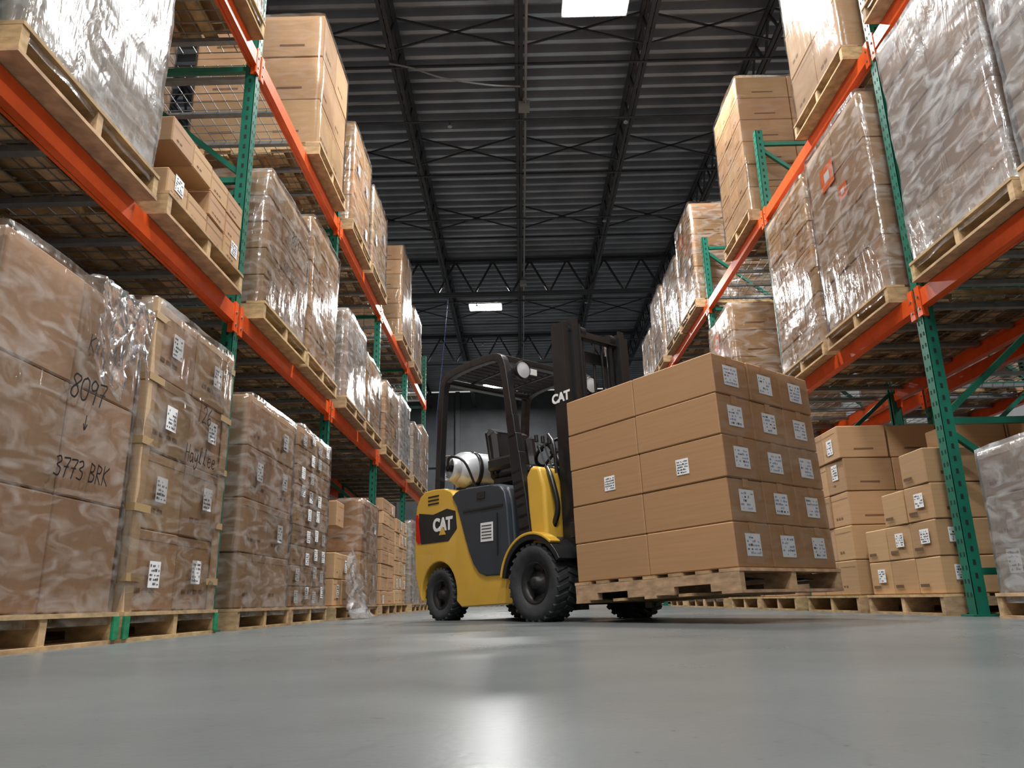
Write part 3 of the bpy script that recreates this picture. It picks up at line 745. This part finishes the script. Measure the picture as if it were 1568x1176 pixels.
for a in (.5, 2.6, 4.7): mb.bar(c, c+q @ Vector((.16*math.cos(a), .16*math.sin(a), 0)), .02, .012)
mb.cyl(c-ax*.02, c+ax*.02, .035, 14); mb.cyl(c-ax*.3, c, .03, 12); mb.cyl(c+q @ Vector((.14, 0, 0)), c+q @ Vector((.14, 0, 0))+ax*.05, .02, 10)
for k in range(3):
    mb.cyl((-.12+.0*k, -.16-.06*k, 1.08), (-.2, -.17-.065*k, 1.3), .006, 6); mb.cyl((-.2, -.17-.065*k, 1.29), (-.205, -.17-.065*k, 1.34), .015, 10)
mb.obj('steering_wheel_and_levers', [M_BLK], parent=fk)
mb = MB()
def flat(pts, w, h):
    for i, (a, b2) in enumerate(zip(pts[:-1], pts[1:])):
        a, b2 = Vector(a), Vector(b2); d = (b2-a)
        rot = Matrix((Vector((0, 1, 0)).cross(d.normalized()), Vector((0, 1, 0)), d.normalized())).transposed()
        hh = h if not callable(h) else h((a.z+b2.z)/2, a.x)
        mb.box((a+b2)/2, (hh, w, d.length+hh*.3), 0, rot=rot)
for s in (-1, 1):
    y = s*.46
    path = catmull([(-.12, y, .45), (-.17, y, .8), (-.22, y, 1.05), (-.31, y, 1.6), (-.37, y, 1.9), (-.43, y, 1.985), (-.55, y, 2.01), (-.85, y, 2.02), (-1.1, y, 2.0), (-1.19, y, 1.94), (-1.22, y, 1.8), (-1.25, y, 1.4), (-1.27, y, 1.03)], 4)
    flat(path, .06, lambda z, x: (.12 if z < 1.1 else (.12-.05*min(1, (z-1.1)/.5))) if x > -.5 and z < 1.97 else .065)
for x in (-.43, -1.17):
    mb.box((x, 0, 1.985 if x > -1 else 1.96), (.07, .9, .05), 0)
for k in range(9):
    mb.box((-.50-k*.077, 0, 2.015), (.014, .9, .045), 0)
for y in (-.2, .2): mb.box((-.8, y, 1.995), (.72, .03, .02), 0)
mb.obj('overhead_guard', [M_BLK], parent=fk, bevel=.008, seg=2)
mb = MB(); mb.box((-.36, -.25, 1.9), (.012, .22, .05)); mb.obj('guard_label', [M_WHITE], parent=fk)
for s, nm in ((-1, 'right'), (1, 'left')):
    mb = MB(); o = Vector((-.28, s*.37, 1.86))
    mb.lathe([(.001, -.06), (.03, -.055), (.066, -.02), (.075, .02), (.068, .035)], o, (1, 0, 0), 24, 0)
    mb.lathe([(.066, .028), (.03, .034), (.001, .036)], o, (1, 0, 0), 24, 1); mb.bar(o+Vector((-.04, 0, 0)), o+Vector((-.08, s*.06, .06)), .02, .02, 0)
    mb.obj('headlight_'+nm, [M_BLK, M_LENS], parent=fk)
mb = MB(); pr = [(.001, -.37), (.07, -.365), (.12, -.34), (.148, -.29), (.155, -.24), (.155, .24), (.148, .29), (.12, .34), (.07, .365), (.001, .37)]
mb.lathe(pr, (-1.21, 0, 1.225), (0, 1, 0), 36, 0)
mb.lathe([(.10, -.36), (.10, -.43), (.108, -.43), (.108, -.355)], (-1.21, 0, 1.225), (0, 1, 0), 30, 0)
mb.cyl((-1.21, -.36, 1.225), (-1.21, -.42, 1.225), .03, 12, 1)
for y in (-.18, .18):
    mb.lathe([(.155, y-.02), (.162, y-.02), (.162, y+.02), (.155, y+.02)], (-1.21, 0, 1.225), (0, 1, 0), 36, 1)
mb.box((-1.21, 0, 1.06), (.24, .5, .05), 1)
mb.tube(catmull([(-1.21, -.42, 1.22), (-1.12, -.46, 1.3), (-1.0, -.4, 1.25), (-.98, -.3, 1.05)]), .011, 8, 1)
mb.obj('propane_tank', [M_SILV, M_BLK], parent=fk)
# mast (child of the tilt pivot)
def tobj(mb, name, mats, **k):
    o = mb.obj(name, mats, tuple(-PIV), parent=tilt, **k); return o
mb = MB(); ZM = 2.08
for s in (-1, 1):
    y = s*.345
    mb.box((.19, y, .06+ZM/2), (.13, .014, ZM-.02)); mb.box((.13, y-s*.03, .06+ZM/2), (.014, .07, ZM-.02)); mb.box((.25, y-s*.03, .06+ZM/2), (.014, .07, ZM-.02))
    y = s*.275
    mb.box((.22, y, .1+ZM/2), (.12, .014, ZM-.04)); mb.box((.165, y-s*.025, .1+ZM/2), (.014, .06, ZM-.04)); mb.box((.28, y-s*.025, .1+ZM/2), (.014, .06, ZM-.04))
    y = s*.215
    mb.box((.25, y, .08+ZM/2), (.10, .014, ZM-.08)); mb.box((.2, y-s*.02, .08+ZM/2), (.014, .05, ZM-.08))
    mb.cyl((.13, s*.24, .15), (.13, s*.24, 1.9), .03, 14); mb.cyl((.13, s*.24, 1.9), (.13, s*.24, 2.1), .018, 12, 2)
    mb.cyl((.22, s*.3, 2.08), (.22, s*.2, 2.08), .045, 16)
    mb.bar((.24, s*.16, .5), (.24, s*.16, 2.08), .014, .035, 1); mb.cyl((.24, s*.185, 2.08), (.24, s*.135, 2.08), .045, 16, 1)
    mb.tube(catmull([(.2, s*.1, .5), (.2, s*.1, 1.4), (.2, s*.1, 2.0), (.16, s*.1, 2.09), (.12, s*.1, 2.0), (.1, s*.1, 1.2), (.05, s*.1, .9)]), .011, 8)
    mb.cyl((-.12, s*.3, .5), (.12, s*.3, .62), .03, 12)
for z in (.2, 1.15, 1.95): mb.box((.12, 0, z), (.03, .66, .09))
mb.box((.24, 0, 2.06), (.06, .5, .05)); mb.box((.24, 0, 1.0), (.03, .5, .07))
tobj(mb, 'mast', [M_BLK, M_STEEL, M_CHROME], bevel=.003, seg=1)
text_mesh('CAT', .095, M_WHITE, 'mast_logo', Vector((.19, -.354, 1.55))-PIV, (math.pi/2, 0, 0), tilt, .004)
mb = MB()
mb.box((.32, 0, .22), (.04, .9, .1)); mb.box((.32, 0, .58), (.04, .9, .1))
for y in (-.32, 0, .32): mb.box((.31, y, .4), (.03, .06, .4))
for y in (-.42, -.14, .14, .42): mb.box((.345, y, .85), (.02, .025, .55))
mb.box((.345, 0, 1.12), (.025, .9, .04))
for s in (-1, 1):
    mb.box((.365, s*.25, .38), (.035, .1, .5)); mb.box((.90, s*.25, .185), (1.05, .1, .03))
    mb.prism([(1.42, .17), (1.42, .20), (1.56, .18), (1.56, .174)], s*.25-.05, s*.25+.05)
tobj(mb, 'fork_carriage', [M_BLK], recalc=True, bevel=.003, seg=1)
mb = MB(); mb.tube(catmull([(.02, -.40, 1.05), (.10, -.43, .95), (.14, -.42, .75), (.05, -.40, .6)]), .02, 8); mb.tube(catmull([(.0, -.36, 1.3), (.1, -.4, 1.2), (.12, -.4, 1.0)]), .014, 8)
mb.obj('hydraulic_hose', [M_BLK], parent=fk)

# ------------------------------------------------------------ carried load
def hero():
    mb = MB(); rnd = random.Random(11); pallet(mb, rnd=rnd, base=(.5, .33, .19), L=1.24, W=1.03)
    bl, bw, bh = .607, .336, .2395
    for r in range(5):
        for c in range(3):
            for d in range(2):
                t = rnd.uniform(.95, 1.04); col = (.41*t, .235*t, .118*t, 1)
                x = -.607+bl*(d+.5)+rnd.uniform(-.004, .004); y = -.504+bw*(c+.5)+rnd.uniform(-.003, .003)
                z = PH+bh*(r+.5)
                mb.box((x, y, z), (bl-.004, bw-.004, bh-.003), CARD, col, .006)
                fx = x+bl/2
                if d == 1:
                    label(mb, (fx+.001, y-.075, z-.06), (0, .14, 0), (0, 0, .12), rnd, .85, .6)
                if c == 0 and r == 2:
                    label(mb, (x-.03 if d else x+.0, y-bw/2-.001, z-.06), (.09, 0, 0), (0, 0, .09), rnd, 0, .8)
                if r == 4:
                    mb.rect((x-bl/2+.01, y-.028, z+bh/2+.0005), (bl-.02, 0, 0), (0, .056, 0), TAPE)
                if d == 1:
                    mb.rect((fx+.0005, y-.028, z+bh/2-.05), (0, .056, 0), (0, 0, .05), CARD, (col[0]*1.12, col[1]*1.12, col[2]*1.1, 1))
    n = 20; mr_ = 30; vs = []
    for j in range(mr_+1):
        z = PH+.02+(5*bh-.01)*j/mr_
        for i in range(n+1):
            y = -.512+1.024*i/n
            q = noise.noise(Vector((y*6, z*7, 3)))
            vs.append((.613+.004+.004*q, y, z))
    mb.add(vs, [(j*(n+1)+i, j*(n+1)+i+1, (j+1)*(n+1)+i+1, (j+1)*(n+1)+i) for j in range(mr_) for i in range(n)], WRAPL, smooth=True)
    o = tobj(mb, 'carried_pallet_of_cartons', LOADMATS)
    mw = Matrix.Translation(FP) @ Matrix.Rotation(FA, 4, 'Z') @ Matrix.Translation(PIV) @ Matrix.Rotation(TILT, 4, 'Y') @ Matrix.Translation(Vector((1.01, -.01, .105))-PIV)
    o.parent = None; o.matrix_world = mw
hero()

# ------------------------------------------------------------ camera
cam = bpy.data.cameras.new('camera'); co = bpy.data.objects.new('camera', cam); scene.collection.objects.link(co)
cam.sensor_width = 36; cam.lens = 36*1150/1568; cam.clip_start = .02
co.matrix_world = Matrix.Translation((0, 0, .14)) @ Matrix.Rotation(math.radians(.36), 4, 'Z') @ Matrix.Rotation(math.radians(90+16.1), 4, 'X') @ Matrix.Rotation(math.radians(-1.2), 4, 'Z')
scene.camera = co
scene.view_settings.view_transform = 'Standard'
